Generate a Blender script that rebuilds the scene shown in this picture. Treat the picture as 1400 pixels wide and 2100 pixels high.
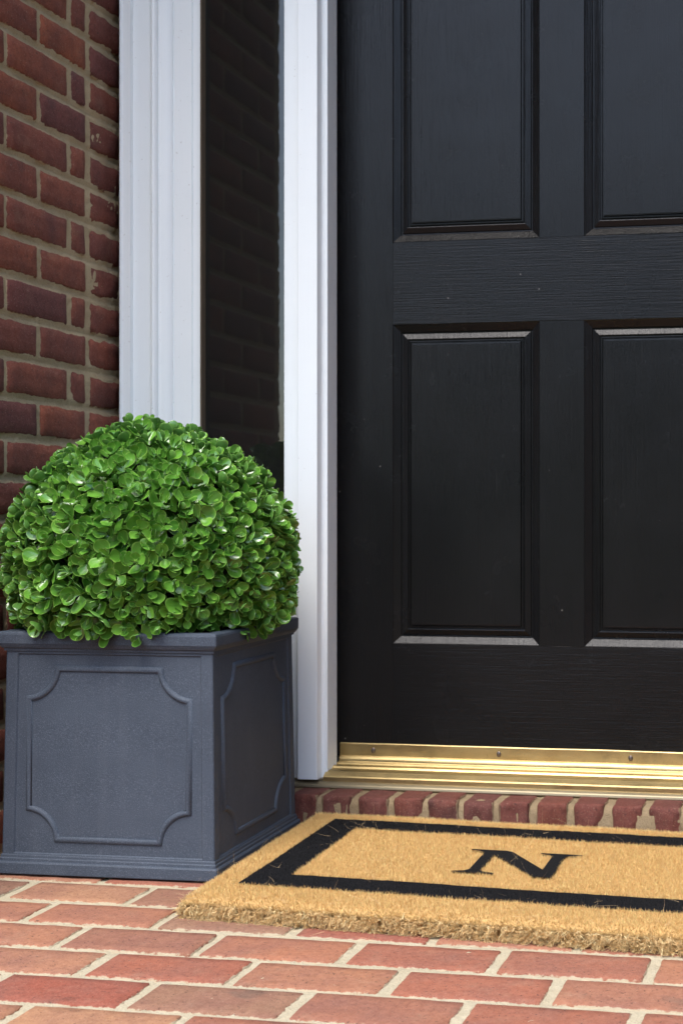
import bpy, bmesh, math, random
import numpy as np
from mathutils import Vector, Matrix, noise
R = math.radians
random.seed(7); rng = np.random.default_rng(7)
for o in list(bpy.data.objects): bpy.data.objects.remove(o)
scene = bpy.context.scene
COL = scene.collection

# ------------------------------------------------------------------ camera
cam = bpy.data.cameras.new('camera'); cam_o = bpy.data.objects.new('camera', cam); COL.objects.link(cam_o)
cam_o.location = (0, 0, .592); cam_o.rotation_euler = (R(90), 0, math.atan(514/2900))
cam.sensor_fit = 'VERTICAL'; cam.sensor_height = 36; cam.lens = 36*2900/2100
cam.shift_x = -(1206-700)/2100; cam.clip_start = .05; cam.clip_end = 1000
cam.dof.use_dof = True; cam.dof.focus_distance = 2.1; cam.dof.aperture_fstop = 10
scene.camera = cam_o
# ------------------------------------------------------------------ sky, sun, exposure
SUN_EL, SUN_AZ = 60, 8           # degrees; azimuth measured from straight in front of the door towards its left
world = bpy.data.worlds.new('World'); scene.world = world; world.use_nodes = True
wn = world.node_tree; wn.nodes.clear()
sky = wn.nodes.new('ShaderNodeTexSky'); sky.sky_type = 'NISHITA'; sky.sun_disc = False
sky.sun_elevation = R(SUN_EL); sky.sun_rotation = R(180+SUN_AZ); sky.air_density = 1.; sky.dust_density = 2.2; sky.ozone_density = 1.
bg = wn.nodes.new('ShaderNodeBackground'); bg.inputs[1].default_value = .15
wo = wn.nodes.new('ShaderNodeOutputWorld')
wn.links.new(sky.outputs[0], bg.inputs[0]); wn.links.new(bg.outputs[0], wo.inputs[0])
sl = bpy.data.lights.new('sun', 'SUN'); sl.energy = .9; sl.angle = R(30); sl.color = (1, .98, .95)
so = bpy.data.objects.new('sun', sl); COL.objects.link(so)
d = Vector((-math.sin(R(SUN_AZ))*math.cos(R(SUN_EL)), -math.cos(R(SUN_AZ))*math.cos(R(SUN_EL)), math.sin(R(SUN_EL))))
so.rotation_euler = d.to_track_quat('Z', 'Y').to_euler(); so.location = d*20
vs = scene.view_settings
vs.view_transform = 'Standard'; vs.look = 'None'; vs.gamma = 1; vs.use_curve_mapping = False; vs.exposure = 1.5
scene.render.engine = 'CYCLES'

# ------------------------------------------------------------------ helpers
def tag(o, label=None, cat=None, group=None, kind=None):
    if label: o['label'] = label
    if cat: o['category'] = cat
    if group: o['group'] = group
    if kind: o['kind'] = kind
    return o
def empty(name, loc=(0, 0, 0), rz=0):
    o = bpy.data.objects.new(name, None); COL.objects.link(o); o.location = loc; o.rotation_euler = (0, 0, rz)
    o.empty_display_size = .1
    return o
def link(name, me, mat=None, parent=None, loc=None, rot=None):
    o = bpy.data.objects.new(name, me); COL.objects.link(o)
    if mat is not None and not me.materials: me.materials.append(mat)
    if parent: o.parent = parent
    if loc is not None: o.location = loc
    if rot is not None: o.rotation_euler = rot
    return o
def mesh_pd(name, vs_, fs, smooth=False):
    me = bpy.data.meshes.new(name); me.from_pydata([tuple(v) for v in vs_], [], fs); me.update()
    if smooth: me.polygons.foreach_set('use_smooth', [True]*len(me.polygons))
    return me
def mesh_np(name, V, Fc, smooth=False):
    """V (n,3) float, Fc (m,k) int with constant k"""
    me = bpy.data.meshes.new(name); n, m, k = len(V), len(Fc), Fc.shape[1]
    me.vertices.add(n); me.vertices.foreach_set('co', np.asarray(V, np.float32).ravel())
    me.loops.add(m*k); me.loops.foreach_set('vertex_index', np.asarray(Fc, np.int32).ravel())
    me.polygons.add(m); me.polygons.foreach_set('loop_start', np.arange(0, m*k, k, dtype=np.int32))
    if smooth: me.polygons.foreach_set('use_smooth', np.ones(m, bool))
    me.update(calc_edges=True); me.validate()
    return me
def bm_mesh(name, bm, smooth=False, auto=None):
    bmesh.ops.recalc_face_normals(bm, faces=bm.faces)
    me = bpy.data.meshes.new(name); bm.to_mesh(me); bm.free()
    if smooth: me.polygons.foreach_set('use_smooth', [True]*len(me.polygons))
    return me
def box_bm(bm, x0, x1, y0, y1, z0, z1):
    m = Matrix.Translation(((x0+x1)/2, (y0+y1)/2, (z0+z1)/2)) @ Matrix.Diagonal((x1-x0, y1-y0, z1-z0, 1))
    return bmesh.ops.create_cube(bm, size=1, matrix=m)
def box(name, x0, x1, y0, y1, z0, z1, mat, parent=None, bev=0, seg=2):
    bm = bmesh.new(); box_bm(bm, x0, x1, y0, y1, z0, z1)
    if bev: bmesh.ops.bevel(bm, geom=bm.edges[:], offset=bev, segments=seg, affect='EDGES', profile=.5)
    return link(name, bm_mesh(name, bm), mat, parent)
def extrude_plan(name, pts, z0, z1, mat, parent=None, bev=0):
    """closed plan polygon (x,y) extruded along z"""
    bm = bmesh.new(); lo = [bm.verts.new((x, y, z0)) for x, y in pts]; hi = [bm.verts.new((x, y, z1)) for x, y in pts]
    n = len(pts); bm.faces.new(lo); bm.faces.new(hi)
    side = []
    for i in range(n): bm.faces.new((lo[i], lo[(i+1) % n], hi[(i+1) % n], hi[i]))
    if bev:
        bm.edges.ensure_lookup_table()
        es = [e for e in bm.edges if abs(e.verts[0].co.z-e.verts[1].co.z) > 1e-6]
        bmesh.ops.bevel(bm, geom=es, offset=bev, segments=2, affect='EDGES', profile=.5)
    return link(name, bm_mesh(name, bm), mat, parent)
def extrude_x(name, pts, x0, x1, mat, parent=None, n=1, wob=0):
    """open profile of (y,z) points swept along x, closed at the bottom"""
    bm = bmesh.new(); rows = []
    for i in range(n+1):
        x = x0+(x1-x0)*i/n; dz = wob*noise.noise((x*6, 0, 3)) if wob else 0
        rows.append([bm.verts.new((x, y, z+dz)) for y, z in pts])
    k = len(pts)
    for i in range(n):
        for j in range(k): bm.faces.new((rows[i][j], rows[i+1][j], rows[i+1][(j+1) % k], rows[i][(j+1) % k]))
    bm.faces.new(rows[0]); bm.faces.new(rows[-1])
    return link(name, bm_mesh(name, bm), mat, parent)

# ------------------------------------------------------------------ material helpers
class NT:
    def __init__(s, name):
        s.m = bpy.data.materials.new(name); s.m.use_nodes = True; s.t = s.m.node_tree; s.n = s.t.nodes
        s.p = s.n['Principled BSDF']; s.co = s.n.new('ShaderNodeTexCoord')
    def node(s, typ, **kw):
        nd = s.n.new(typ)
        for k, v in kw.items(): setattr(nd, k, v)
        return nd
    def put(s, sock, v):
        if isinstance(v, bpy.types.NodeSocket): s.t.links.new(v, sock)
        elif v is not None: sock.default_value = v
    def noise(s, vec, scale, detail=4, rough=.55, dist=0):
        nd = s.node('ShaderNodeTexNoise'); s.put(nd.inputs['Vector'], vec); nd.inputs['Scale'].default_value = scale
        nd.inputs['Detail'].default_value = detail; nd.inputs['Roughness'].default_value = rough; nd.inputs['Distortion'].default_value = dist
        return nd.outputs[0]
    def ramp(s, f, stops, interp='LINEAR'):
        nd = s.node('ShaderNodeValToRGB'); s.put(nd.inputs[0], f); cr = nd.color_ramp; cr.interpolation = interp
        while len(cr.elements) < len(stops): cr.elements.new(.5)
        for e, (p, c) in zip(cr.elements, stops):
            e.position = p; e.color = (c, c, c, 1) if not hasattr(c, '__len__') else (*c, 1)
        return nd.outputs[0]
    def mix(s, f, a, b, mode='MIX'):
        nd = s.node('ShaderNodeMix', data_type='RGBA', blend_type=mode)
        s.put(nd.inputs[0], f)
        for i, v in ((6, a), (7, b)):
            if isinstance(v, (tuple, list)): v = (*v[:3], 1)
            s.put(nd.inputs[i], v)
        return nd.outputs[2]
    def math(s, op, a, b=None, c=None):
        nd = s.node('ShaderNodeMath', operation=op); s.put(nd.inputs[0], a)
        if b is not None: s.put(nd.inputs[1], b)
        if c is not None: s.put(nd.inputs[2], c)
        return nd.outputs[0]
    def vmap(s, vec, scale=(1, 1, 1), loc=(0, 0, 0)):
        nd = s.node('ShaderNodeMapping'); s.put(nd.inputs[0], vec); nd.inputs['Scale'].default_value = scale; s.put(nd.inputs['Location'], loc)
        return nd.outputs[0]
    def bump(s, h, dist, strength=1, prev=None):
        nd = s.node('ShaderNodeBump'); s.put(nd.inputs['Height'], h); nd.inputs['Distance'].default_value = dist; nd.inputs['Strength'].default_value = strength
        if prev: s.t.links.new(prev, nd.inputs['Normal'])
        return nd.outputs[0]
    def set(s, base=None, rough=None, normal=None, metal=None, spec=None, **kw):
        I = s.p.inputs
        if isinstance(base, (tuple, list)): base = (*base[:3], 1)
        s.put(I['Base Color'], base); s.put(I['Roughness'], rough); s.put(I['Metallic'], metal); s.put(I['Specular IOR Level'], spec)
        if normal: s.t.links.new(normal, I['Normal'])
        for k, v in kw.items(): s.put(I[k.replace('_', ' ')], v)
        return s.m

def brick_material(name, tones, mortar, smear, LW, rough=.85, dark=None):
    """tones: brick tones picked per brick; mortar film on edges; LW half-size of the face"""
    t = NT(name); ob = t.co.outputs['Object']; oi = t.node('ShaderNodeObjectInfo')
    off = t.node('ShaderNodeCombineXYZ')
    r = oi.outputs['Random']
    t.put(off.inputs[0], t.math('MULTIPLY', r, 37.)); t.put(off.inputs[1], t.math('MULTIPLY', r, 91.)); t.put(off.inputs[2], t.math('MULTIPLY', r, 13.))
    va = t.node('ShaderNodeVectorMath', operation='ADD'); t.put(va.inputs[0], ob); t.put(va.inputs[1], off.outputs[0]); v = va.outputs[0]
    n = len(tones); base = t.ramp(r, [((i+.5)/n, c) for i, c in enumerate(tones)])
    wn_ = t.node('ShaderNodeTexWhiteNoise', noise_dimensions='1D'); t.put(wn_.inputs['W'], t.math('MULTIPLY', r, 411.))
    big = t.noise(v, 14, 5, .6)
    base = t.mix(t.ramp(big, [(.35, 0), (.75, .75)]), base, dark or (.16, .075, .06))
    patch = t.noise(v, 9, 3, .5)
    base = t.mix(t.ramp(patch, [(.66, 0), (.72, .6)]), base, t.mix(1, base, (.55, .75, .85), 'MULTIPLY'))
    mid = t.noise(v, 110, 6, .75)
    base = t.mix(t.ramp(mid, [(.3, .75), (.62, 0)]), base, t.mix(1, base, (.6, .52, .5), 'MULTIPLY'))
    sp = t.noise(v, 420, 3, .6)
    base = t.mix(t.ramp(sp, [(.60, 0), (.72, .55)]), base, (.42, .30, .22))
    base = t.mix(t.ramp(t.noise(v, 260, 2, .5), [(.28, .8), (.37, 0)]), base, (.05, .028, .022))
    # mortar film: close to the face's outline, ragged
    sep = t.node('ShaderNodeSeparateXYZ'); t.put(sep.inputs[0], ob)
    dx = t.math('SUBTRACT', LW[0], t.math('ABSOLUTE', sep.outputs[0])); dy = t.math('SUBTRACT', LW[1], t.math('ABSOLUTE', sep.outputs[1]))
    dm = t.math('MINIMUM', dx, dy)
    rag = t.math('MULTIPLY', t.math('SUBTRACT', t.noise(v, 110, 6, .7), .44), smear)
    film = t.math('SUBTRACT', rag, t.math('MULTIPLY', dm, 1.0))
    fm = t.ramp(t.math('MULTIPLY_ADD', film, 700., .5), [(.1, 0), (.9, .85)])
    base = t.mix(fm, base, mortar)
    base = t.mix(t.ramp(t.noise(v, 35, 7, .8, .6), [(.6, 0), (.68, .45)]), base, t.mix(1, base, (.5, .48, .46), 'MULTIPLY'))
    haze = t.ramp(t.noise(v, 24, 4, .65), [(.56, 0), (.82, .16)])
    base = t.mix(haze, base, mortar)
    h = t.math('ADD', t.math('MULTIPLY', t.noise(v, 300, 4, .65), .5), t.math('MULTIPLY', t.noise(v, 45, 4, .6), 1.0))
    return t.set(base, rough, t.bump(h, .0022, .9), spec=.3)
def mortar_material(name, c1, c2):
    t = NT(name); ob = t.co.outputs['Object']
    a = t.noise(ob, 18, 6, .65); b = t.noise(ob, 380, 3, .6)
    base = t.mix(t.ramp(a, [(.3, 0), (.7, 1)]), c1, c2)
    base = t.mix(t.ramp(b, [(.25, .55), (.45, 0)]), base, tuple(x*.45 for x in c1))
    base = t.mix(t.ramp(b, [(.6, 0), (.75, .35)]), base, tuple(min(1, x*1.35) for x in c1))
    h = t.math('ADD', t.math('MULTIPLY', b, .6), t.noise(ob, 90, 5, .7))
    return t.set(base, .95, t.bump(h, .003, .9), spec=.15)

FLOOR_MORTAR = (.45, .385, .255); WALL_MORTAR = (.40, .31, .185)
M = {}
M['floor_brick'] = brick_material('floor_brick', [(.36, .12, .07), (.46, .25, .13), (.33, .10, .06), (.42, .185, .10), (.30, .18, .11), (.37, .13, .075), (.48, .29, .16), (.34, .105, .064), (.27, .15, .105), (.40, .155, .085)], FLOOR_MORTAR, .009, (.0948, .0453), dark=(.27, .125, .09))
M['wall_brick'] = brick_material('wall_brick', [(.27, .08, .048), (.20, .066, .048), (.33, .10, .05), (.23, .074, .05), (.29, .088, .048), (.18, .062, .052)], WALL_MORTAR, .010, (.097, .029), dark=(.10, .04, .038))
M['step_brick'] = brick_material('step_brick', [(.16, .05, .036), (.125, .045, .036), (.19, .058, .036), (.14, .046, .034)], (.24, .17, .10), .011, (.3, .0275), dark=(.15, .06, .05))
M['floor_mortar'] = mortar_material('floor_mortar', FLOOR_MORTAR, (.52, .455, .315))
M['wall_mortar'] = mortar_material('wall_mortar', WALL_MORTAR, (.48, .385, .24))
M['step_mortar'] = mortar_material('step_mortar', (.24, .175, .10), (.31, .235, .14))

def white_paint():
    t = NT('white_paint'); ob = t.co.outputs['Object']
    v = t.vmap(ob, (120, 120, 6)); a = t.noise(v, 1, 5, .6); b = t.noise(ob, 9, 4, .6)
    base = t.mix(t.ramp(b, [(.4, 0), (.8, .35)]), (.835, .88, .89), (.775, .82, .83))
    base = t.mix(t.ramp(t.noise(ob, 160, 2, .5), [(.24, .35), (.29, 0)]), base, (.35, .32, .28))
    return t.set(base, .38, t.bump(a, .0006, .5))
M['white'] = white_paint()
def door_paint(name, vert):
    t = NT(name); ob = t.co.outputs['Object']
    sc = (420, 60, 7) if vert else (7, 60, 420)
    g = t.noise(t.vmap(ob, sc), 1, 6, .62, .2); g2 = t.noise(ob, 240, 3, .6)
    base = t.mix(t.ramp(t.noise(ob, 5, 3, .5), [(.3, 0), (.7, 1)]), (.0068, .0070, .0074), (.0092, .0092, .0094))
    vo = t.node('ShaderNodeTexVoronoi', feature='F1'); t.put(vo.inputs['Vector'], t.vmap(ob, (1, 1, 1), (3.1, 0, .7))); vo.inputs['Scale'].default_value = 24; vo.inputs['Randomness'].default_value = 1
    speck = t.math('MULTIPLY', t.ramp(vo.outputs['Distance'], [(.025, 1), (.045, 0)]), t.ramp(vo.outputs['Color'], [(.52, 0), (.56, 1)]))
    base = t.mix(t.math('MULTIPLY', speck, .8), base, (.20, .19, .175))
    scr = t.noise(t.vmap(ob, (9, 9, 260) if not vert else (200, 9, 11), (1, 0, 4)), 1, 3, .5, .8)
    base = t.mix(t.math('MULTIPLY', t.ramp(scr, [(.74, 0), (.78, 1)]), .35), base, (.06, .06, .06))
    rough = t.ramp(t.noise(ob, 11, 5, .6), [(.3, .20), (.75, .30)])
    h = t.math('ADD', g, t.math('MULTIPLY', g2, .35))
    return t.set(base, rough, t.bump(h, .0011, .6), spec=.27)
M['door_v'] = door_paint('black_door_paint_upright', True); M['door_h'] = door_paint('black_door_paint_level', False)
def brass():
    t = NT('worn_brass'); ob = t.co.outputs['Object']
    a = t.noise(t.vmap(ob, (14, 200, 60)), 1, 5, .6); b = t.noise(ob, 22, 6, .65); c = t.noise(ob, 300, 3, .6)
    base = t.mix(t.ramp(b, [(.35, 0), (.75, 1)]), (.62, .47, .22), (.54, .41, .195))
    base = t.mix(t.ramp(c, [(.62, 0), (.75, .6)]), base, (.25, .18, .09))
    base = t.mix(t.ramp(t.noise(ob, 9, 7, .75), [(.52, 0), (.7, .55)]), base, (.30, .235, .12))
    return t.set(base, t.ramp(a, [(.3, .34), (.75, .52)]), t.bump(a, .0005, .4), metal=1.)
M['brass'] = brass()
def aluminium():
    t = NT('dull_sill_metal'); ob = t.co.outputs['Object']; b = t.noise(t.vmap(ob, (20, 90, 90)), 1, 6, .65)
    return t.set(t.mix(b, (.22, .18, .11), (.34, .29, .19)), .5, t.bump(b, .0006, .5), metal=.75)
M['sill'] = aluminium()
def plain(name, c, rough=.6, metal=0., spec=.5):
    t = NT(name); ob = t.co.outputs['Object']; n = t.noise(ob, 40, 5, .6)
    return t.set(t.mix(n, tuple(x*.8 for x in c), tuple(x*1.2 for x in c)), rough, t.bump(n, .0008, .4), metal=metal, spec=spec)
M['gasket'] = plain('gasket', (.09, .065, .04), .7); M['black'] = plain('black_gap', (.012, .012, .012), .8)
M['screw'] = plain('screw_steel', (.16, .13, .11), .45, .8)
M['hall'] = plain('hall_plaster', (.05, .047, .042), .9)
M['soil_shade'] = plain('filler_and_leaf_shade', (.022, .03, .014), .95)  # planter filling; also the leaf core, its dark colour standing for shade
def glass():
    t = NT('window_glass'); lw = t.node('ShaderNodeFresnel'); lw.inputs['IOR'].default_value = 1.5
    tr = t.node('ShaderNodeBsdfTransparent'); tr.inputs[0].default_value = (.55, .58, .56, 1)
    gl = t.node('ShaderNodeBsdfGlossy'); gl.inputs['Roughness'].default_value = .015
    nb = t.noise(t.vmap(t.co.outputs['Object'], (1, 1, .4)), 5, 2, .5)
    t.t.links.new(t.bump(nb, .003, .06), gl.inputs['Normal'])
    mx = t.node('ShaderNodeMixShader'); out = t.n['Material Output']
    t.put(mx.inputs[0], t.math('MULTIPLY', lw.outputs[0], 1.3)); t.t.links.new(tr.outputs[0], mx.inputs[1]); t.t.links.new(gl.outputs[0], mx.inputs[2])
    df = t.node('ShaderNodeBsdfDiffuse'); df.inputs[0].default_value = (.5, .5, .47, 1); m2 = t.node('ShaderNodeMixShader'); m2.inputs[0].default_value = .018
    t.t.links.new(mx.outputs[0], m2.inputs[1]); t.t.links.new(df.outputs[0], m2.inputs[2]); t.t.links.new(m2.outputs[0], out.inputs['Surface'])
    return t.m
M['glass'] = glass()
def planter_mat():
    t = NT('slate_resin'); ob = t.co.outputs['Object']
    a = t.noise(ob, 7, 5, .6); sp = t.noise(ob, 750, 2, .6); mid = t.noise(ob, 300, 4, .6)
    base = t.mix(t.ramp(a, [(.3, 0), (.72, 1)]), (.040, .053, .072), (.056, .072, .095))
    base = t.mix(t.ramp(sp, [(.56, 0), (.70, .75)]), base, (.13, .155, .195))
    base = t.mix(t.ramp(sp, [(.30, .7), (.42, 0)]), base, (.022, .027, .037))
    st = t.noise(t.vmap(ob, (38, 38, 2.2)), 1, 4, .6)
    base = t.mix(t.ramp(st, [(.52, 0), (.75, .15)]), base, (.12, .135, .16))
    base = t.mix(t.ramp(t.noise(ob, 17, 6, .7), [(.58, 0), (.78, .35)]), base, (.03, .036, .05))
    h = t.math('ADD', sp, mid)
    return t.set(base, .62, t.bump(h, .0007, .5), spec=.4)
M['planter'] = planter_mat()
def leaf_mat():
    t = NT('waxy_leaf'); at = t.node('ShaderNodeVertexColor', layer_name='leaf'); sp = t.node('ShaderNodeSeparateColor'); t.put(sp.inputs[0], at.outputs['Color'])
    edge, rnd, mid = sp.outputs[0], sp.outputs[1], sp.outputs[2]
    base = t.mix(rnd, (.040, .145, .014), (.165, .385, .045))
    base = t.mix(t.math('MULTIPLY', mid, .35), base, (.13, .34, .05))
    ob = t.co.outputs['Object']
    base = t.mix(t.ramp(edge, [(.80, 0), (.96, .8)]), base, (.30, .52, .10))
    n = t.noise(ob, 130, 3, .5)
    geo = t.node('ShaderNodeNewGeometry')
    base = t.mix(t.math('MULTIPLY', geo.outputs['Backfacing'], .5), base, (.09, .2, .06))
    return t.set(base, t.math('MULTIPLY_ADD', n, .18, .10), t.bump(n, .0006, .3), spec=.75, Subsurface_Weight=.0, Transmission_Weight=0.)
M['leaf'] = leaf_mat()
def coir(name, c1, c2, c3):
    t = NT(name); ob = t.co.outputs['Object']; n = t.noise(ob, 500, 3, .7); b = t.noise(ob, 16, 5, .65)
    base = t.mix(t.ramp(n, [(.3, 0), (.7, 1)]), c1, c2); base = t.mix(t.ramp(b, [(.4, 0), (.75, .5)]), base, c3)
    at = t.node('ShaderNodeAttribute', attribute_name='rnd')
    base = t.mix(t.math('MULTIPLY', t.math('SUBTRACT', 1., t.ramp(at.outputs['Fac'], [(.0, .0), (.5, 1)])), .28), base, tuple(x*.45 for x in c1))
    base = t.mix(t.ramp(at.outputs['Fac'], [(.6, 0), (1., .5)]), base, tuple(min(.9, x*1.5) for x in c2))
    return t.set(base, .9, t.bump(t.noise(ob, 240, 5, .75), .004, 1.), spec=.15)
M['coir'] = coir('tan_coir', (.76, .455, .165), (.89, .60, .25), (.82, .51, .195))
M['coir_edge'] = coir('lit_edge_coir', (.90, .58, .24), (.95, .70, .35), (.93, .63, .29))  # lighter copy of the tan coir, painting light onto the edge tufts
M['coir_black'] = coir('black_coir', (.008, .008, .009), (.02, .02, .021), (.012, .012, .013))
M['grass'] = plain('lawn', (.05, .09, .025), .95)
def brick_far():
    t = NT('facade_brick'); ob = t.co.outputs['Object']; b = t.node('ShaderNodeTexBrick'); t.put(b.inputs['Vector'], ob)
    b.inputs['Color1'].default_value = (.15, .045, .032, 1); b.inputs['Color2'].default_value = (.11, .04, .035, 1); b.inputs['Mortar'].default_value = (*WALL_MORTAR, 1)
    b.inputs['Scale'].default_value = 4.9; b.inputs['Row Height'].default_value = .345; b.inputs['Brick Width'].default_value = 1.; b.inputs['Mortar Size'].default_value = .02
    return t.set(b.outputs[0], .9)
M['facade'] = brick_far()

# ------------------------------------------------------------------ pieces: bricks
def brick_mesh(name, L, W, T, nx, ny, seed, rad=.004, jag=.0016, face_noise=.0012, chip=0., rough_side=0.):
    """face at z=0 looking +z, body below; x along the length"""
    V, Fc = [], []
    sx = [-1+2*i/nx for i in range(nx+1)]; sy = [-1+2*j/ny for j in range(ny+1)]
    # push the outermost rows outwards so the rounding is narrow
    def warp(s, half):
        e = 1-rad/half
        return math.copysign(1, s) if abs(s) > .999 else s/(1-2/ (nx if half == L/2 else ny)) * e if True else s
    xs = [warp(s, L/2)*L/2 for s in sx]; ys = [warp(s, W/2)*W/2 for s in sy]
    for j in range(ny+1):
        for i in range(nx+1):
            x, y = xs[i], ys[j]; ed = (i in (0, nx)) + (j in (0, ny))
            z = face_noise*noise.noise((x*30+seed*7, y*30, seed*3.1))
            if ed:
                z -= rad*(.9 if ed == 1 else 1.5)
                jx = jag*noise.noise((x*90, y*90, seed*5.7))*1.6; jy = jag*noise.noise((x*90+9, y*90, seed*5.7))*1.6
                x += jx; y += jy
                if ed == 2: x *= 1-rad*.5/(L/2); y *= 1-rad*.5/(W/2)
                if chip and noise.noise((x*38, y*38, seed*9.3)) > .12: z -= chip*random.random()
            V.append((x, y, z))
    for j in range(ny):
        for i in range(nx):
            a = j*(nx+1)+i; Fc.append((a, a+1, a+nx+2, a+nx+1))
    ring = [i for i in range(nx+1)]+[(j+1)*(nx+1)-1 for j in range(1, ny+1)]+[ny*(nx+1)+i for i in range(nx-1, -1, -1)]+[j*(nx+1) for j in range(ny-1, 0, -1)]
    n = len(ring)
    if rough_side:
        for q in range(1, 5):
            zq = -T*q/5; b1 = len(V)
            for i in ring:
                x, y = V[i][0], V[i][1]; r_ = rough_side*(noise.noise((x*70, y*70, zq*70+seed))+.6*noise.noise((x*160, y*160, zq*160+seed))-.1); V.append((x*(1+r_/(L/2)), y*(1+.4*r_/(W/2)), zq))
            for k in range(n): Fc.append((ring[k], b1+k, b1+(k+1) % n, ring[(k+1) % n]))
            ring = [b1+k for k in range(n)]
    b0 = len(V); V += [(V[i][0], V[i][1], -T) for i in ring]
    for k in range(n): Fc.append((ring[k], b0+k, b0+(k+1) % n, ring[(k+1) % n]))
    Fc.append(tuple(b0+k for k in range(n-1, -1, -1)))
    me = mesh_pd(name, V, Fc, True)
    return me
def mortar_sheet(name, w, h, step, lev, amp, seed, mat, parent, loc, rot, fine=70., tool=None):
    """sheet in local xy (0..w, 0..h) with uneven height around lev"""
    nx, ny = max(1, int(w/step)), max(1, int(h/step))
    V = np.empty(((nx+1)*(ny+1), 3)); k = 0
    for j in range(ny+1):
        y = h*j/ny
        for i in range(nx+1):
            x = w*i/nx
            V[k] = (x, y, lev+amp*(noise.noise((x*fine, y*fine, seed))+.7*noise.noise((x*fine*.22, y*fine*.22, seed+9)))+(tool(x, y) if tool else 0)); k += 1
    a = (np.arange(ny)[:, None]*(nx+1)+np.arange(nx)[None, :]).ravel()
    Fc = np.stack([a, a+1, a+nx+2, a+nx+1], 1)
    return link(name, mesh_np(name, V, Fc, True), mat, parent, loc, rot)

# ------------------------------------------------------------------ setting: ground, porch floor
gm = mesh_pd('ground', [(-300, -300, -.16), (300, -300, -.16), (300, 300, -.16), (-300, 300, -.16)], [(0, 1, 2, 3)])
tag(link('ground', gm, M['grass']), kind='structure')
V, Fc = [], []; n = 160  # unseen tree belt behind the camera, added to darken the door's reflections
for i in range(n+1):
    a = R(195)+R(150)*i/n; rad = 24+3*noise.noise((i*.12, 2, 0)); hh = 7.6+2.2*noise.noise((i*.16, 0, 5))+1.2*noise.noise((i*.5, 3, 1))
    if 238 < math.degrees(a) < 250: hh *= .3  # low gap shaped for the bright strip reflected in the glass
    for j in range(9):
        z = hh*j/8; rr = rad+(1.8 if j == 8 else 0)+.9*noise.noise((i*.7, j*.9, 2))-1.4*math.sin(math.pi*j/8)
        V.append((rr*math.cos(a), rr*math.sin(a), z-.16))
for i in range(n):
    for j in range(8): q = i*9+j; Fc.append((q, q+1, q+10, q+9))
M['added_belt'] = plain('added_trees', (.035, .055, .018), .95)
tag(link('added_trees', mesh_pd('added_trees', V, Fc), M['added_belt']), 'unseen belt of trees added to darken the door reflections', 'trees', kind='stuff')
FX0, FX1, FY0, FY1 = -1.46, .82, .95, 2.56
floor = empty('porch_floor', (0, 0, 0)); tag(floor, kind='structure')
bm = bmesh.new(); box_bm(bm, -2.6, 1.6, -.9, FY1, -.16, -.02); link('slab', bm_mesh('slab', bm), M['facade'], floor)
mortar_sheet('mortar_bed', FX1-FX0, FY1-FY0, .0045, -.0026, .0024, 2, M['floor_mortar'], floor, (FX0, FY0, 0), (0, 0, 0), 170)
FB = [brick_mesh('floor_brick', .1895, .0905, .04, 14, 7, 20+i, .0022, .0022, .0009, .0) for i in range(7)]
rows_y = [2.5, 2.3945, 2.2905, 2.1865, 2.0825, 1.976, 1.868, 1.765, 1.661, 1.5634]
while rows_y[-1] > FY0+.08: rows_y.append(rows_y[-1]-.1035)
for k in range(len(rows_y)-1):
    yc = (rows_y[k]+rows_y[k+1])/2
    odd = (k % 2 == 0)          # row between 2.0825 and 1.976 (k=4) has joints at -1.269, -1.070
    off = {4: -1.2655, 5: -1.165, 6: -1.256, 7: -1.163, 8: -1.253, 9: -1.1605}.get(k, -1.260 if odd else -1.163)
    x = off-.2035
    while x+.10 < FX1:
        xc = x+.10175
        if xc-.1 > FX0-.06 and yc > FY0+.03:
            random.seed(int(k*97+xc*1000)); me = random.choice(FB)
            o = link('brick', me, M['floor_brick'], floor, (xc+random.uniform(-.002, .002), yc+random.uniform(-.0012, .0012), random.uniform(-.0009, .0009)),
                     (random.uniform(-.004, .004), random.uniform(-.003, .003), random.uniform(-.006, .006)+(math.pi if random.random() < .5 else 0)))
        x += .2035

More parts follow.
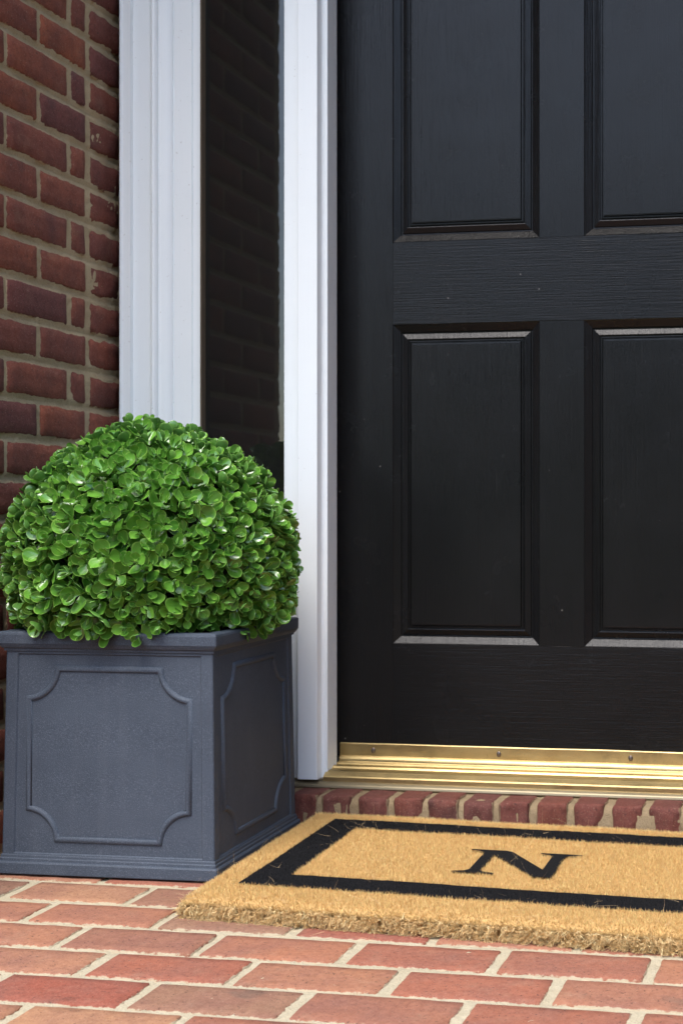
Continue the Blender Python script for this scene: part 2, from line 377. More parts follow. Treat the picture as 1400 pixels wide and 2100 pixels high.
# ------------------------------------------------------------------ brick return walls beside the door
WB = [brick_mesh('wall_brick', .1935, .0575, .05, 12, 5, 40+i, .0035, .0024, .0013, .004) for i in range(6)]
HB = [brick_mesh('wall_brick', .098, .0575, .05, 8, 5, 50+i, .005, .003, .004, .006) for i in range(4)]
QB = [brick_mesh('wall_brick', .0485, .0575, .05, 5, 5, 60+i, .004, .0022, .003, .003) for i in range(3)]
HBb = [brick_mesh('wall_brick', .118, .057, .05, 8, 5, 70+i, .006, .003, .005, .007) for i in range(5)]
COURSE = .0710; ZTOP = 2.74
def return_wall(name, label, X, side):
    """side=+1: wall on the door's left facing +X; -1: wall on its right facing -X"""
    root = tag(empty(name, (X, 2.2, 0)), label, 'wall', 'brick walls of the entry recess')
    rot = (R(90), 0, R(90)) if side > 0 else (R(90), 0, R(-90))
    # local face frame: x -> world Y (side>0), y -> world Z, z -> outward
    w = .86
    loc = (0, 1.80-2.2, 0) if side > 0 else (0, 2.66-2.2, 0)
    mortar_sheet('mortar', w, ZTOP, .005, -.0030, .0024, 5, M['wall_mortar'], root, loc, rot, 105, lambda x, y: -.0042*max(0, 1-(abs((y-1.503+.5*COURSE) % COURSE-.5*COURSE)/.0055)**2))
    zt = 1.503; nlow = int(zt/COURSE)
    k0 = -int((ZTOP-zt)/COURSE); c = 0
    for k in range(k0, nlow+1):
        z1 = zt-k*COURSE; zc = z1-COURSE/2
        if zc < .02 or zc > ZTOP-.03: continue
        random.seed(k*13+int(X*100)+500)
        def put(me, y0, y1, dz=0., out=0.):
            yc = (y0+y1)/2
            o = link('brick', me, M['wall_brick'], root, (out*side, yc-2.2, zc+dz), None)
            fl = random.random() < .5
            o.rotation_euler = (rot[0]+random.uniform(-.01, .01), random.uniform(-.006, .006), rot[2]+random.uniform(-.012, .012))
        # stacked end column against the frame
        put(random.choice(HBb), 2.517, 2.635, random.uniform(-.004, .002), random.uniform(-.0025, .0015))
        if k % 2 == 0:       # joints at 2.340, 2.136, 1.932
            put(random.choice([m for m in WB]) if False else random.choice(HBx), 2.346, 2.502)
            y = 2.340
        else:
            put(random.choice(QB), 2.451, 2.4995)
            y = 2.4405
        while y > 1.86:
            if y-.2035 > 1.79: put(random.choice(WB), y-.1985, y-.005)
            else: put(random.choice(HB), y-.103, y-.005)
            y -= .2035
    return root
HBx = [brick_mesh('wall_brick', .154, .0575, .05, 10, 5, 80+i, .004, .0022, .0022, .004) for i in range(4)]
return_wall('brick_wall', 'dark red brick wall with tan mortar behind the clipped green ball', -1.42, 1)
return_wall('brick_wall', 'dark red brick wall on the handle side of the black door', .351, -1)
# the house body round the recess (dim hall inside)
bm = bmesh.new()
box_bm(bm, -3.6, -1.455, 1.80, 4.6, -.15, 3.4); box_bm(bm, .386, 2.6, 1.80, 4.6, -.15, 3.4); box_bm(bm, -1.455, .386, 1.80, 4.6, 2.76, 3.4)
tag(link('house', bm_mesh('house', bm), M['facade']), 'brick house front surrounding the recessed black door', 'house')
bm = bmesh.new(); box_bm(bm, -1.455, .386, 4.3, 4.6, -.15, 2.76); box_bm(bm, -1.455, .386, 2.78, 4.3, -.1, .06); box_bm(bm, -1.455, .386, 2.665, 2.78, 2.24, 2.76); box_bm(bm, -1.454, -1.43, 2.70, 4.3, .06, 2.45); box_bm(bm, .36, .385, 2.70, 4.3, .06, 2.45); box_bm(bm, -1.43, .36, 2.78, 4.3, 2.44, 2.455)
tag(link('hall', bm_mesh('hall', bm), M['hall']), kind='structure')

# ------------------------------------------------------------------ brick step under the threshold
step = tag(empty('brick_step', (-.5346, 2.527, 0)), 'low step of rough red bricks on edge under the brass threshold', 'step')
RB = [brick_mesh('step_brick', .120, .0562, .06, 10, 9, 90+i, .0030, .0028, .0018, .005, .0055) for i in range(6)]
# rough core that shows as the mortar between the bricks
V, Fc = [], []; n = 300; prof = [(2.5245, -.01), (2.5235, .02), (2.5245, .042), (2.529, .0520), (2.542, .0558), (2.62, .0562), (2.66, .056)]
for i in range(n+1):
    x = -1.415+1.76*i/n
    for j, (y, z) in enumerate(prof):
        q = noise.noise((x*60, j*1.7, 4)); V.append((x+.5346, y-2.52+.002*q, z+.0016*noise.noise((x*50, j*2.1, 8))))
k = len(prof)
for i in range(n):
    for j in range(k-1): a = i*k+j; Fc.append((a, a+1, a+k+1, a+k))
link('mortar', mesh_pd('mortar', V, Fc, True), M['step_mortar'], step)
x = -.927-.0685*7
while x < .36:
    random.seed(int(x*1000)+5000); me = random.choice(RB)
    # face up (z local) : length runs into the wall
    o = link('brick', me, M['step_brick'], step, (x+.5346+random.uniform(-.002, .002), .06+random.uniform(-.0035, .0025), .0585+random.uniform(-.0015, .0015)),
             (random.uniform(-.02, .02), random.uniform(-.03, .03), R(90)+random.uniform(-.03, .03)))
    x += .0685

# ------------------------------------------------------------------ white door frame: posts, casings, head
CX = -.5346
frame = tag(empty('door_frame', (CX, 2.65, .0745)), 'white painted door frame with fluted casing and square posts', 'door frame')
def fr(pts, sgn): return [((x-CX)*sgn, y-2.65) for x, y in pts]
post = [(-1.0335, 2.600), (-.993, 2.600), (-.993, 2.6235), (-.9905, 2.6255), (-.9816, 2.6255), (-.9816, 2.679), (-1.003, 2.679), (-1.003, 2.77), (-1.066, 2.77), (-1.066, 2.613), (-1.0335, 2.613)]
def prof_casing():
    # (distance from the outer edge, y)
    P = [(0, 2.646), (0, 2.590), (.0015, 2.5875), (.004, 2.5868), (.0065, 2.5885), (.008, 2.589), (.0235, 2.589), (.0255, 2.5945), (.058, 2.5965), (.061, 2.598)]
    for i in range(7):
        a = math.pi*i/6; P.append((.0685-.0075*math.cos(a), 2.598-.0075*math.sin(a)))
    for i in range(1, 7):
        a = math.pi/2*i/6; P.append((.076+.025*math.sin(a)*1.0, 2.598+.0085*(1-math.cos(a))))
    P += [(.1035, 2.6055), (.139, 2.6065), (.1405, 2.609), (.1425, 2.6065), (.1575, 2.6075), (.159, 2.609), (.159, 2.646)]
    return [(-1.399+d_, y if y > 2.64 else 2.589+(y-2.589)*1.6) for d_, y in P]
for sgn in (1, -1):
    pp = fr(post, sgn); o = extrude_plan('post', pp, 0, 2.12, M['white'], frame, .0016)
    o = extrude_plan('casing', fr(prof_casing(), sgn), -.012, 2.27, M['white'], frame)
box('head', -.44, .44, -.045, .11, 2.09, 2.19, M['white'], frame, .002)
for sgn in (1, -1):
    a, b = sorted((sgn*(-1.240-CX), sgn*(-1.066-CX))); box('head', a, b, -.036, .10, 2.07, 2.19, M['white'], frame, .002)
side = []
for sgn, lab in ((1, 'tall narrow dark window between the fluted white casing and post'), (-1, 'tall narrow dark window on the handle side of the door')):
    sw = tag(empty('sidelight_window', (CX, 2.65, .0745)), lab, 'window', 'windows flanking the door')
    def bx(nm, x0, x1, y0, y1, z0, z1, m, bev=0):
        a, b = sorted((sgn*(x0-CX), sgn*(x1-CX))); return box(nm, a, b, y0-2.65, y1-2.65, z0, z1, m, sw, bev)
    bx('glass_pane', -1.2365, -1.066, 2.628, 2.632, .30, 2.08, M['glass'])
    bx('gasket', -1.2395, -1.2362, 2.6115, 2.64, .28, 2.08, M['gasket'])
    bx('bottom_rail', -1.2395, -1.0665, 2.618, 2.66, 0, .30, M['white'], .002)

# ------------------------------------------------------------------ brass threshold
th = tag(empty('threshold', (CX, 2.65, .06)), 'worn brass threshold plate with ridges under the black door', 'threshold')
T = [(2.80, .092), (2.712, .092), (2.709, .0935), (2.700, .0945), (2.698, .0925), (2.691, .0925), (2.689, .0945), (2.682, .0945), (2.679, .0915), (2.668, .0905), (2.665, .0925), (2.655, .0920), (2.652, .0885), (2.638, .0865), (2.636, .0880), (2.628, .0870), (2.622, .0835), (2.616, .0800), (2.6135, .0775), (2.6135, .0700), (2.80, .0700)]
link_o = extrude_x('ridged_plate', [(y-2.65, z-.06) for y, z in T], -.451, .451, M['brass'], th)
T2 = [(2.80, .0698), (2.6125, .0698), (2.6085, .0685), (2.604, .0655), (2.6025, .0635), (2.6015, .0600), (2.6030, .0575), (2.80, .0575)]
extrude_x('sill_nosing', [(y-2.65, z-.06) for y, z in T2], -.865, .865, M['sill'], th)
for sgn in (1, -1):
    a, b = sorted((sgn*.452, sgn*.86)); box('sill_plate', a, b, -.036, .14, .0102, .0142, M['sill'], th)

# ------------------------------------------------------------------ door
DX0, DX1, DY, DZ0, DZ1 = -.9946, -.0746, 2.715, .1015, 2.14
door = tag(empty('front_door', (CX, DY, DZ0)), 'black painted six-panel wooden front door', 'door')
def dbox(nm, x0, x1, z0, z1, m): return box(nm, x0-CX, x1-CX, 0, .042, z0-DZ0, z1-DZ0, m, door, .0004, 1)
px = [(-.8782, -.5793), (-.4899, -.1910)]; pz = [(.3288, .9665), (1.1305, 1.745), (1.845, 2.025)]
dbox('stile', DX0, px[0][0], DZ0, DZ1, M['door_v']); dbox('stile', px[1][1], DX1, DZ0, DZ1, M['door_v'])
zr = [(DZ0, pz[0][0]), (pz[0][1], pz[1][0]), (pz[1][1], pz[2][0]), (pz[2][1], DZ1)]
for a, b in zr: dbox('rail', px[0][0], px[1][1], a, b, M['door_h'])
for a, b in pz: dbox('muntin', px[0][1], px[1][0], a, b, M['door_v'])
PROF = [(0, .0002), (.0015, .0018), (.0145, .0088), (.0158, .0112), (.0178, .0115), (.0190, .0085), (.0290, .0045), (.0300, .0048), (.0306, .0085), (.0326, .0088), (.0333, .0052), (.0345, .0050), (.0352, .0086), (.0374, .0086), (.0384, .0036), (.041, .0034)]
for (x0, x1) in px:
    for (z0, z1) in pz:
        bm = bmesh.new(); rings = []
        for ins, dep in PROF:
            rings.append([bm.verts.new((x-CX, dep, z-DZ0)) for x, z in ((x0+ins, z0+ins), (x1-ins, z0+ins), (x1-ins, z1-ins), (x0+ins, z1-ins))])
        for a, b in zip(rings, rings[1:]):
            for i in range(4): bm.faces.new((a[i], a[(i+1) % 4], b[(i+1) % 4], b[i]))
        bm.faces.new(rings[-1])
        link('panel', bm_mesh('panel', bm), M['door_v'], door)
# brass sweep strip with screws
sw = [(.0, .0280), (-.0035, .0275), (-.0042, .0262), (-.0046, .0030), (-.0075, .0006), (-.0105, -.0030), (-.0112, -.0062), (-.0095, -.0072), (-.006, -.0060), (.0, -.0050)]
sweep = extrude_x('brass_sweep', sw, -.452, .452, M['brass'], door, 60, .0014)
sweep.location = (0, 0, 0)
for X in (-.9172, -.6597, -.3979, -.15):
    bm = bmesh.new(); bmesh.ops.create_uvsphere(bm, u_segments=12, v_segments=6, radius=.0046, matrix=Matrix.Diagonal((1, .45, 1.35, 1)))
    s = link('screw', bm_mesh('screw', bm, True), M['screw'], sweep, (X-CX, -.0046, .0135))

# ------------------------------------------------------------------ planter
PC = (-1.1665, 2.2925); PR = R(1.5)
pl = tag(empty('planter', (PC[0], PC[1], 0), PR), 'square slate-blue planter box with scalloped panel mouldings', 'planter')
def ringbox(name, levels, mat, parent, bev=0, close=True, hollow=None):
    """stack of squares (half, z) as one closed skin"""
    bm = bmesh.new(); rg = []
    for h, z in levels: rg.append([bm.verts.new((sx*h, sy*h, z)) for sx, sy in ((-1, -1), (1, -1), (1, 1), (-1, 1))])
    for a, b in zip(rg, rg[1:]):
        for i in range(4): bm.faces.new((a[i], a[(i+1) % 4], b[(i+1) % 4], b[i]))
    bm.faces.new(rg[0]); bm.faces.new(rg[-1])
    if bev:
        es = [e for e in bm.edges if abs(e.verts[0].co.z-e.verts[1].co.z) > .004 and (Vector((e.verts[0].co.x, e.verts[0].co.y))-Vector((e.verts[1].co.x, e.verts[1].co.y))).length < .03]
        bmesh.ops.bevel(bm, geom=es, offset=bev, segments=2, affect='EDGES', profile=.5)
    return link(name, bm_mesh(name, bm), mat, parent)
ringbox('rim', [(.1775, .3655), (.1800, .3660), (.1803, .3695), (.1835, .3715), (.1858, .3755), (.1870, .3785), (.1872, .3925), (.1862, .3960), (.1835, .3978), (.166, .3978), (.163, .395), (.162, .3500)], M['planter'], pl, .0022)
ringbox('base', [(.186, .0035), (.1895, .0045), (.1900, .0060), (.1896, .0215), (.1880, .0238), (.1862, .0245), (.1858, .0285), (.1842, .0300), (.1838, .0335), (.1828, .0350)], M['planter'], pl, .0022)
for sx in (-1, 1):
    for sy in (-1, 1): box('foot', sx*.165-.015, sx*.165+.015, sy*.165-.015, sy*.165+.015, 0, .0045, M['black'], pl)
HB0, HB1, Z0, Z1 = .1822, .1772, .0345, .3660      # half width at the bottom and the top of the body
def face_pt(x, z, out):                             # front face, local; x in [-1,1] of the half width
    return (x, -(HB0+(HB1-HB0)*(z-Z0)/(Z1-Z0))-out, z)
body = None
bm = bmesh.new()
lv = [(HB0, Z0), (HB1, Z1)]
# body with four recessed faces: corner strips stand 2.2 mm proud
for q in range(4):
    m = Matrix.Rotation(q*math.pi/2, 4, 'Z'); rows = []
    strip = .0215
    zs = [Z0, Z0+.0015, Z0+.0035, Z1-.0065, Z1-.0045, Z1]
    for z in zs:
        h = HB0+(HB1-HB0)*(z-Z0)/(Z1-Z0)
        din = 0 if z in (zs[0], zs[1], zs[4], zs[5]) else .0026
        xs = [-h, -h+.0022, -h+strip-.0018, -h+strip, h-strip, h-strip+.0018, h-.0022, h]
        ds = [.0008, 0, 0, din, din, 0, 0, .0008]
        rows.append([bm.verts.new(m @ Vector((x, -h+dd, z))) for x, dd in zip(xs, ds)])
    for a, b in zip(rows, rows[1:]):
        for i in range(7): bm.faces.new((a[i], a[i+1], b[i+1], b[i]))
bmesh.ops.remove_doubles(bm, verts=bm.verts, dist=.0009)
body = link('body', bm_mesh('body', bm), M['planter'], pl)
# scalloped bead
def scallop(n=12):
    hx, hz, r, zc = .1375, .1385, .0535, .1990; tab = .004
    P = []
    for sx, sz in ((1, 1), (1, -1), (-1, -1), (-1, 1)):
        # concave arc round the outer corner
        arc = []
        for i in range(n+1):
            a = math.pi/2*i/n
            arc.append((sx*(hx+tab-r*math.cos(a)), sz*(hz+tab-r*math.sin(a))))
        # arc goes from (hx-r, hz) to (hx, hz-r)
        seq = [(sx*(hx-r+tab), sz*hz)]+arc+[(sx*hx, sz*(hz-r+tab))] if False else arc
        # a small square step where the arc meets the straight run
        seq = [(sx*(hx-r+tab), sz*hz)]+[p for p in arc if abs(p[0]) <= hx and abs(p[1]) <= hz]+[(sx*hx, sz*(hz-r+tab))]
        if sx*sz < 0: seq = seq[::-1]
        P += seq
    return [(x, zc+z) for x, z in P]
pts = scallop()
for q in range(4):
    bm = bmesh.new(); n = len(pts); rings = []
    for i in range(n):
        p0, p1, p2 = Vector(pts[i-1]), Vector(pts[i]), Vector(pts[(i+1) % n])
        d1, d2 = (p1-p0).normalized(), (p2-p1).normalized(); t = (d1+d2); t = t.normalized() if t.length > .1 else d1
        nrm = Vector((-t.y, t.x)); k = min(1.5, 1/max(.6, abs(nrm.dot(Vector((-d1.y, d1.x))))))
        ring = []
        for off, out in ((-.0056, -.004), (-.0050, -.0022), (-.0034, .0002), (-.001, .0013), (.0014, .0011), (.0034, -.0004), (.0048, -.0021), (.0056, -.004)):
            c = p1+nrm*off*k; ring.append(bm.verts.new(face_pt(c.x, c.y, out+.0004)))
        rings.append(ring)
    for i in range(n):
        a, b = rings[i], rings[(i+1) % n]
        for j in range(7): bm.faces.new((a[j], b[j], b[j+1], a[j+1]))
    o = link('panel_moulding', bm_mesh('panel_moulding', bm, True), M['planter'], pl, None, (0, 0, q*math.pi/2))
bm = bmesh.new(); box_bm(bm, -.16, .16, -.16, .16, .05, .37); link('filler', bm_mesh('filler', bm), M['soil_shade'], pl)

# ------------------------------------------------------------------ clipped ball of leaves
BC = Vector((-1.1715, 2.2925, .502)); BR = .2185
ball = tag(empty('topiary_ball', (BC.x, BC.y, .3985)), 'round clipped ball of glossy green rosette leaves in the planter', 'topiary')
def leaf_mesh(seed, rnd):
    """leaf from the origin along +x (unit length), cupped towards +z"""
    rs = random.Random(seed); nu, nv = 8, 6; V, Fc, C = [], [], []
    wd = rs.uniform(.36, .44); cup = rs.uniform(.12, .30); bend = rs.uniform(-.12, .22); tw = rs.uniform(-.2, .2); tip = rs.uniform(.0, .06)
    for i in range(nu+1):
        u = i/nu; s = 1-(1-u)**1.7
        w = wd*(math.sqrt(max(0, 1-((s-.6)/.4)**2)) if s > .6 else .14+.86*math.sin(math.pi/2*s/.6)**1.3)
        for j in range(nv+1):
            v = -1+2*j/nv
            x = s+(tip*(1-abs(v)) if s > .93 else 0)
            y = w*v; z = cup*(v*v)*w*1.3+bend*s*s+.06*math.sin(s*math.pi)*-1+tw*v*w*s
            V.append((x, y, z)); e = max(abs(v), 1 if i == nu else (s-.55)/.45 if s > .55 else 0)
            C.append((e, rnd, max(0, 1-abs(v)*3)*(.4+.6*s)))
    for i in range(nu):
        for j in range(nv): a = i*(nv+1)+j; Fc.append((a, a+nv+1, a+nv+2, a+1))
    return np.array(V), np.array(Fc), np.array(C)
LV = [leaf_mesh(100+i, r) for i, r in enumerate([.05, .2, .35, .45, .55, .7, .85, 1.])]
def add_leaf_attr(me, C):
    at = me.color_attributes.new('leaf', 'FLOAT_COLOR', 'POINT')
    at.data.foreach_set('color', np.concatenate([C, np.ones((len(C), 1))], 1).astype(np.float32).ravel())
LME = []
for V, Fc, C in LV:
    me = mesh_np('leaf', V, Fc, True); add_leaf_attr(me, C); me.materials.append(M['leaf']); LME.append(me)
leaves = []   # (matrix, variant, facing)
rs = random.Random(21); NS = 760; ga = math.pi*(3-math.sqrt(5)); camp = Vector((0, 0, .592))
for i in range(NS):
    zz = 1-2*(i+.5)/NS; th_ = ga*i+rs.uniform(-.035, .035); zz = max(-1, min(1, zz+rs.uniform(-.008, .008))); rr = math.sqrt(max(0, 1-zz*zz))
    nrm = Vector((rr*math.cos(th_), rr*math.sin(th_), zz))
    bump_ = 1+.035*noise.noise(nrm*2.3+Vector((3, 1, 8)))
    p = BC+nrm*BR*bump_*rs.uniform(.945, 1.03)
    if p.z < .395: continue
    droop = (p.z < .47)
    ax = (nrm+Vector((rs.gauss(0, .15), rs.gauss(0, .15), rs.gauss(.09, .15)))).normalized()
    t1 = ax.orthogonal().normalized(); t1 = (Matrix.Rotation(rs.uniform(0, 6.28), 3, ax) @ t1); sc = rs.uniform(.85, 1.18)
    for lay, (cnt, ln, el, lift) in enumerate(((2, .0150, 68, .017), (2, .0215, 50, .011), (3, .0275, 33, .003), (3, .0285, 12, -.009))):
        a0 = lay*math.pi/2+rs.uniform(-.3, .3)
        for k in range(cnt):
            an = a0+2*math.pi*k/cnt+rs.uniform(-.25, .25); dirr = (Matrix.Rotation(an, 3, ax) @ t1)
            e = R(el+rs.uniform(-14, 14)); xd = (dirr*math.cos(e)+ax*math.sin(e)).normalized()
            up = (ax*math.cos(e)-dirr*math.sin(e)).normalized(); up = (Matrix.Rotation(rs.uniform(-.3, .3), 3, xd) @ up)
            yd = up.cross(xd).normalized(); s = ln*sc*rs.uniform(.85, 1.15)
            o = p+ax*lift*sc+dirr*.0025
            tipz = (o+xd*s).z
            m = Matrix((( xd.x*s, yd.x*s, up.x*s, o.x), (xd.y*s, yd.y*s, up.y*s, o.y), (xd.z*s, yd.z*s, up.z*s, o.z), (0, 0, 0, 1)))
            cpt = o+xd*s*.6; tocam = (camp-cpt).normalized()
            q = Vector((cpt.x-PC[0], cpt.y-PC[1], 0))
            if tipz < .372: continue
            if tipz < .402 and max(abs(q.x), abs(q.y)) < .190: 
                m.translation.z += .402-tipz
            vis = tocam.dot((cpt-BC).normalized()); face = abs(up.dot(tocam))
            r_ = rs.random()*.62+(.38, .26, .1, 0)[lay]  # lower layers darker: older leaf tone plus gap shade put into the colour
            leaves.append((m, min(7, int(r_*8)), vis*1.0+face*.45+.12*(2-lay)+(.0 if p.z > .40 else -.5)))
leaves.sort(key=lambda L: -L[2])
for m, vi, f in leaves[:300]:
    o = link('leaf', LME[vi], None, ball); o.matrix_parent_inverse = Matrix.Identity(4)
    o.matrix_local = Matrix.Translation((-BC.x, -BC.y, -.3985)) @ m
VV, FF, CC = [], [], []; n0 = 0
for m, vi, f in leaves[300:]:
    V, Fc, C = LV[vi]; A = np.array(m); W = V @ A[:3, :3].T+A[:3, 3]
    VV.append(W); FF.append(Fc+n0); CC.append(C); n0 += len(V)
VV = np.concatenate(VV)-np.array([BC.x, BC.y, .3985])
me = mesh_np('foliage', VV, np.concatenate(FF), True); add_leaf_attr(me, np.concatenate(CC)); tag(link('foliage', me, M['leaf'], ball), kind='stuff')
bm = bmesh.new(); bmesh.ops.create_icosphere(bm, subdivisions=4, radius=BR*.86)
for v in bm.verts: v.co += v.co.normalized()*.006*noise.noise(v.co*40)
bmesh.ops.bisect_plane(bm, geom=bm.verts[:]+bm.edges[:]+bm.faces[:], plane_co=(0, 0, .392-BC.z), plane_no=(0, 0, -1), clear_outer=True)
link('core', bm_mesh('core', bm, True), M['soil_shade'], ball, (0, 0, BC.z-.3985))  # near-black core: shade between the rosettes put into its colour

# ------------------------------------------------------------------ doormat
MZ = .033
mat = tag(empty('doormat', (-.504, 2.193, 0)), 'thick tan coir doormat with black border and letter N', 'doormat')
HXm, HYf, HYb = .453, -.289, .296
def skew(x, y): return (x-.03*y, y-.063*x)
def mat_h(x, y):
    """height of the pad at local x,y with rolled edges"""
    dd = min(HXm-abs(x), y-HYf, HYb-y); r = .03
    e = 0 if dd > r else (1-math.sqrt(max(0, 1-((r-dd)/r)**2)))*(.004 if HYb-y == dd else .014)
    return MZ-e+.0012*noise.noise((x*9, y*9, 2))+.0007*noise.noise((x*60, y*60, 5))
nx, ny = 150, 100; V, Fc = [], []
for j in range(ny+1):
    for i in range(nx+1):
        x = -HXm+2*HXm*i/nx; y = HYf+(HYb-HYf)*j/ny; w = .002*noise.noise((x*25, y*25, 11)) if i in (0, nx) or j in (0, ny) else 0
        X, Y = skew(x, y); V.append((X+w, Y+w, mat_h(x, y)-.003))
for j in range(ny):
    for i in range(nx): a = j*(nx+1)+i; Fc.append((a, a+1, a+nx+2, a+nx+1))
ring = [i for i in range(nx+1)]+[(j+1)*(nx+1)-1 for j in range(1, ny+1)]+[ny*(nx+1)+i for i in range(nx-1, -1, -1)]+[j*(nx+1) for j in range(ny-1, 0, -1)]
b0 = len(V)
for zf in (.019, .002):
    V += [(V[i][0]*.992, V[i][1]*.986, zf) for i in ring]
n = len(ring)
for k in range(n):
    k2 = (k+1) % n; Fc.append((ring[k], b0+k, b0+k2, ring[k2])); Fc.append((b0+k, b0+n+k, b0+n+k2, b0+k2))
link('pad', mesh_pd('pad', V, Fc, True), M['coir'], mat)
# printed shapes (local, before the skew)
BO = (-.395, .395, -.209, .246); BW = (.062, .066)
BI = (BO[0]+BW[0], BO[1]-BW[0], BO[2]+BW[1], BO[3]-BW[1])
NP = [(-.0925, .0695), (-.0925, .0755), (-.032, .0770), (-.022, .072), (.047, -.028), (.0475, .056), (.044, .065), (.026, .0695), (.026, .0755), (.095, .0770), (.095, .0715), (.075, .065), (.069, .056), (.0685, -.0735), (.041, -.0740), (-.048, .046), (-.0485, -.051), (-.044, -.061), (-.024, -.0660), (-.024, -.0730), (-.092, -.0730), (-.092, -.0675), (-.074, -.061), (-.0675, -.051), (-.067, .056), (-.076, .066)]
def inpoly(x, y, P=NP):
    c = False; j = len(P)-1
    for i in range(len(P)):
        if (P[i][1] > y) != (P[j][1] > y) and x < (P[j][0]-P[i][0])*(y-P[i][1])/(P[j][1]-P[i][1])+P[i][0]: c = not c
        j = i
    return c
def wobble(x, y): return (x+.0016*noise.noise((x*45, y*45, 1)), y+.0016*noise.noise((x*45, y*45, 7)))
def black(x, y):
    x, y = wobble(x, y)
    if BO[0] < x < BO[1] and BO[2] < y < BO[3] and not (BI[0] < x < BI[1] and BI[2] < y < BI[3]): return 1
    if abs(x) < .1 and abs(y) < .08 and inpoly(x, y): return 2
    return 0
# border sheet
bm = bmesh.new(); st = 120
def strip_sheet(bm, x0, x1, y0, y1, n, m):
    g = [[bm.verts.new((*skew(x0+(x1-x0)*i/n, y0+(y1-y0)*j/m), mat_h(x0+(x1-x0)*i/n, y0+(y1-y0)*j/m)-.0012)) for i in range(n+1)] for j in range(m+1)]
    for j in range(m):
        for i in range(n): bm.faces.new((g[j][i], g[j][i+1], g[j+1][i+1], g[j+1][i]))
strip_sheet(bm, BO[0], BO[1], BO[2], BI[2], 130, 10); strip_sheet(bm, BO[0], BO[1], BI[3], BO[3], 130, 10)
strip_sheet(bm, BO[0], BI[0], BI[2], BI[3], 10, 50); strip_sheet(bm, BI[1], BO[1], BI[2], BI[3], 10, 50)
link('border', bm_mesh('border', bm, True), M['coir_black'], mat)
bm = bmesh.new(); f = bm.faces.new([bm.verts.new((*skew(x, y), MZ+.0006)) for x, y in NP]); bmesh.ops.triangulate(bm, faces=[f])
link('letter', bm_mesh('letter', bm), M['coir_black'], mat)
# fibres
def tint(o, per):
    n = len(o.data.vertices); k = max(1, n//per); at = o.data.attributes.new('rnd', 'FLOAT', 'POINT')
    at.data.foreach_set('value', np.resize(np.repeat(rng.random(k), per), n).astype(np.float32)); return o
def fibres(P, D, L, Wd, seg=1, curl=.0):
    """P roots, D unit directions, L lengths, Wd widths -> triangle soup (tapering strips)"""
    n = len(P); side_ = np.cross(D, rng.normal(size=(n, 3))); side_ /= np.linalg.norm(side_, axis=1)[:, None]+1e-9
    if seg == 1:
        V = np.stack([P-side_*Wd[:, None]/2, P+side_*Wd[:, None]/2, P+D*L[:, None]], 1).reshape(-1, 3)
        return V, np.arange(3*n).reshape(n, 3)
    bend = rng.normal(size=(n, 3))*curl; V = []; 
    for k in range(seg+1):
        t = k/seg; c = P+D*(L*t)[:, None]+bend*(L*t*t)[:, None]; w = Wd*(1-.75*t)
        V += [c-side_*w[:, None]/2, c+side_*w[:, None]/2]
    V = np.stack(V, 1).reshape(-1, 3); base = np.arange(n)*(2*(seg+1)); F_ = []
    for k in range(seg):
        a = base+2*k; F_ += [np.stack([a, a+1, a+3], 1), np.stack([a, a+3, a+2], 1)]
    return V, np.concatenate(F_)
NF = 190000
xy = np.stack([rng.uniform(-HXm, HXm, NF), rng.uniform(HYf, HYb, NF)], 1)
sel = np.array([black(x, y) for x, y in xy]); hz = np.array([mat_h(x, y) for x, y in xy])
P = np.stack([xy[:, 0]-.03*xy[:, 1], xy[:, 1]-.063*xy[:, 0], hz-.004], 1)
D = np.stack([rng.normal(0, .42, NF), rng.normal(-.05, .42, NF), np.ones(NF)], 1)
ed = np.stack([np.clip((np.abs(xy[:, 0])-HXm+.02)/.02, 0, 1)*np.sign(xy[:, 0]), np.clip((xy[:, 1]-HYb+.02)/.02, 0, 1)-np.clip((HYf+.02-xy[:, 1])/.02, 0, 1)], 1)
D[:, :2] += ed*.9; D /= np.linalg.norm(D, axis=1)[:, None]
L = rng.uniform(.004, .0085, NF); Wd = rng.uniform(.0007, .0014, NF)
for nm, msk, mt in (('tan_pile', sel == 0, 'coir'), ('border_pile', sel == 1, 'coir_black'), ('letter_pile', sel == 2, 'coir_black')):
    V, Fc = fibres(P[msk], D[msk], L[msk]*(1 if nm == 'tan_pile' else .8), Wd[msk]); tag(tint(link(nm, mesh_np(nm, V, Fc), M[mt], mat), 3), kind='stuff')
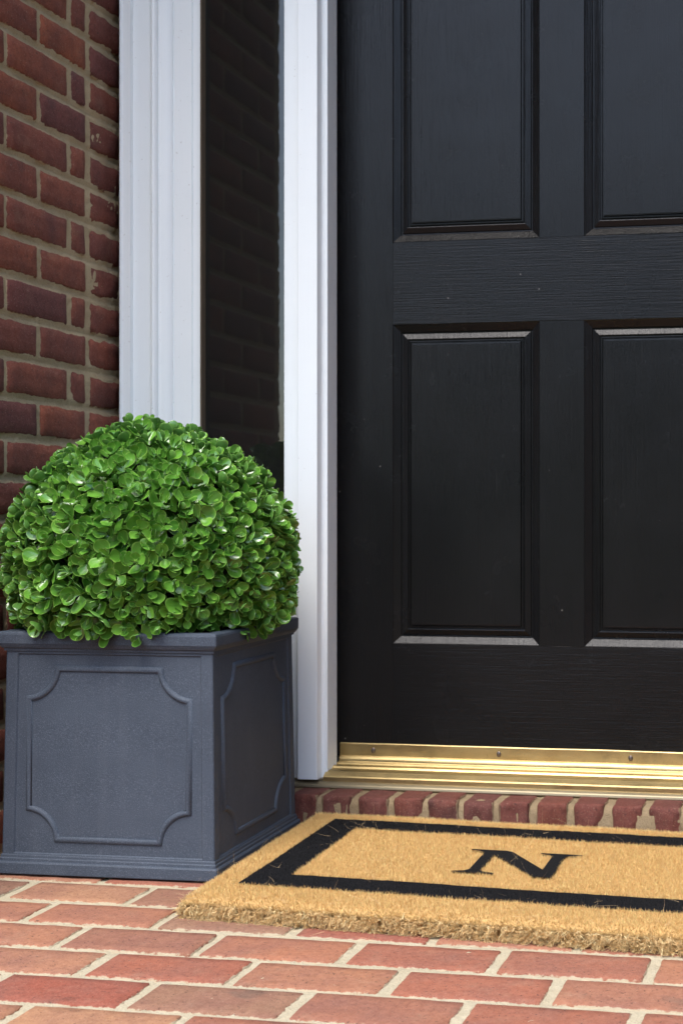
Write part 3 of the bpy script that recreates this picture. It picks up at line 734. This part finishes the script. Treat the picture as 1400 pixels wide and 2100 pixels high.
# rough woven edge: tufts of curled fibre sticking out of the front and the left side
tp, td, tl = [], [], []
def tuft_row(a, b, outv, zc, sp, cnt, ln):
    a, b = np.array(a), np.array(b); n = int(np.linalg.norm(b-a)/sp)
    for k in range(n):
        c = a+(b-a)*((k+.5+rng.uniform(-.25, .25))/n); X, Y = skew(*c)
        base = np.array([X, Y, zc+rng.uniform(-.0025, .0025)])
        ax = np.array([outv[0]+rng.normal(0, .25), outv[1]+rng.normal(0, .12), rng.normal(-.1, .3)]); 
        dirs = ax+rng.normal(0, .48, (cnt, 3)); dirs /= np.linalg.norm(dirs, axis=1)[:, None]
        tp.append(base+rng.normal(0, .0022, (cnt, 3))); td.append(dirs); tl.append(rng.uniform(.5, 1.15, cnt)*ln)
for zc, ln in ((.0165, .0085), (.0095, .0088), (.0035, .0085)):
    tuft_row((-HXm, HYf-.005), (HXm, HYf-.005), (0, -1), zc, .0115, 90, ln)
    tuft_row((-HXm+.004, HYf), (-HXm+.004, HYb), (-1, 0), zc, .011, 40, ln*.8)
    tuft_row((HXm-.004, HYf), (HXm-.004, HYb), (1, 0), zc, .011, 40, ln*.8)
    tuft_row((-HXm, HYb-.004), (HXm, HYb-.004), (0, 1), zc, .012, 30, ln*.5)
tp, td, tl = np.concatenate(tp), np.concatenate(td), np.concatenate(tl)
V, Fc = fibres(tp, td, tl, rng.uniform(.0009, .0016, len(tp)), 2, .22); V[:, 2] = np.maximum(V[:, 2], .0008)
tag(tint(link('edge_tufts', mesh_np('edge_tufts', V, Fc), M['coir_edge'], mat), 6), kind='stuff')
# stray long fibres
n = 900; xy = np.stack([rng.uniform(-HXm, HXm, n), rng.uniform(HYf, HYb, n)], 1)
e = rng.random(n) < .35; xy[e, 1] = HYf+np.abs(rng.normal(0, .02, e.sum()))
e2 = rng.random(n) < .12; xy[e2, 0] = -HXm+np.abs(rng.normal(0, .01, e2.sum()))
P = np.array([(*skew(x, y), mat_h(x, y)-.001) for x, y in xy]); D = np.stack([rng.normal(0, 1, n), rng.normal(-.2, 1, n), np.abs(rng.normal(.25, .35, n))], 1); D /= np.linalg.norm(D, axis=1)[:, None]
e3 = rng.random(n) < .16; k3 = int(e3.sum()); xf = rng.uniform(-HXm, HXm, k3)
P[e3, 0] = xf; P[e3, 1] = HYf-.063*xf-.006-np.abs(rng.normal(0, .016, k3)); P[e3, 2] = .0025; D[e3, 2] *= .15
V, Fc = fibres(P, D, rng.uniform(.008, .026, n), rng.uniform(.0002, .00045, n), 4, .5); V[:, 2] = np.maximum(V[:, 2], .001)
M['stray'] = plain('pale_fibre', (.62, .45, .24), .8)
tag(link('stray_fibres', mesh_np('stray_fibres', V, Fc), M['stray'], mat), kind='stuff')
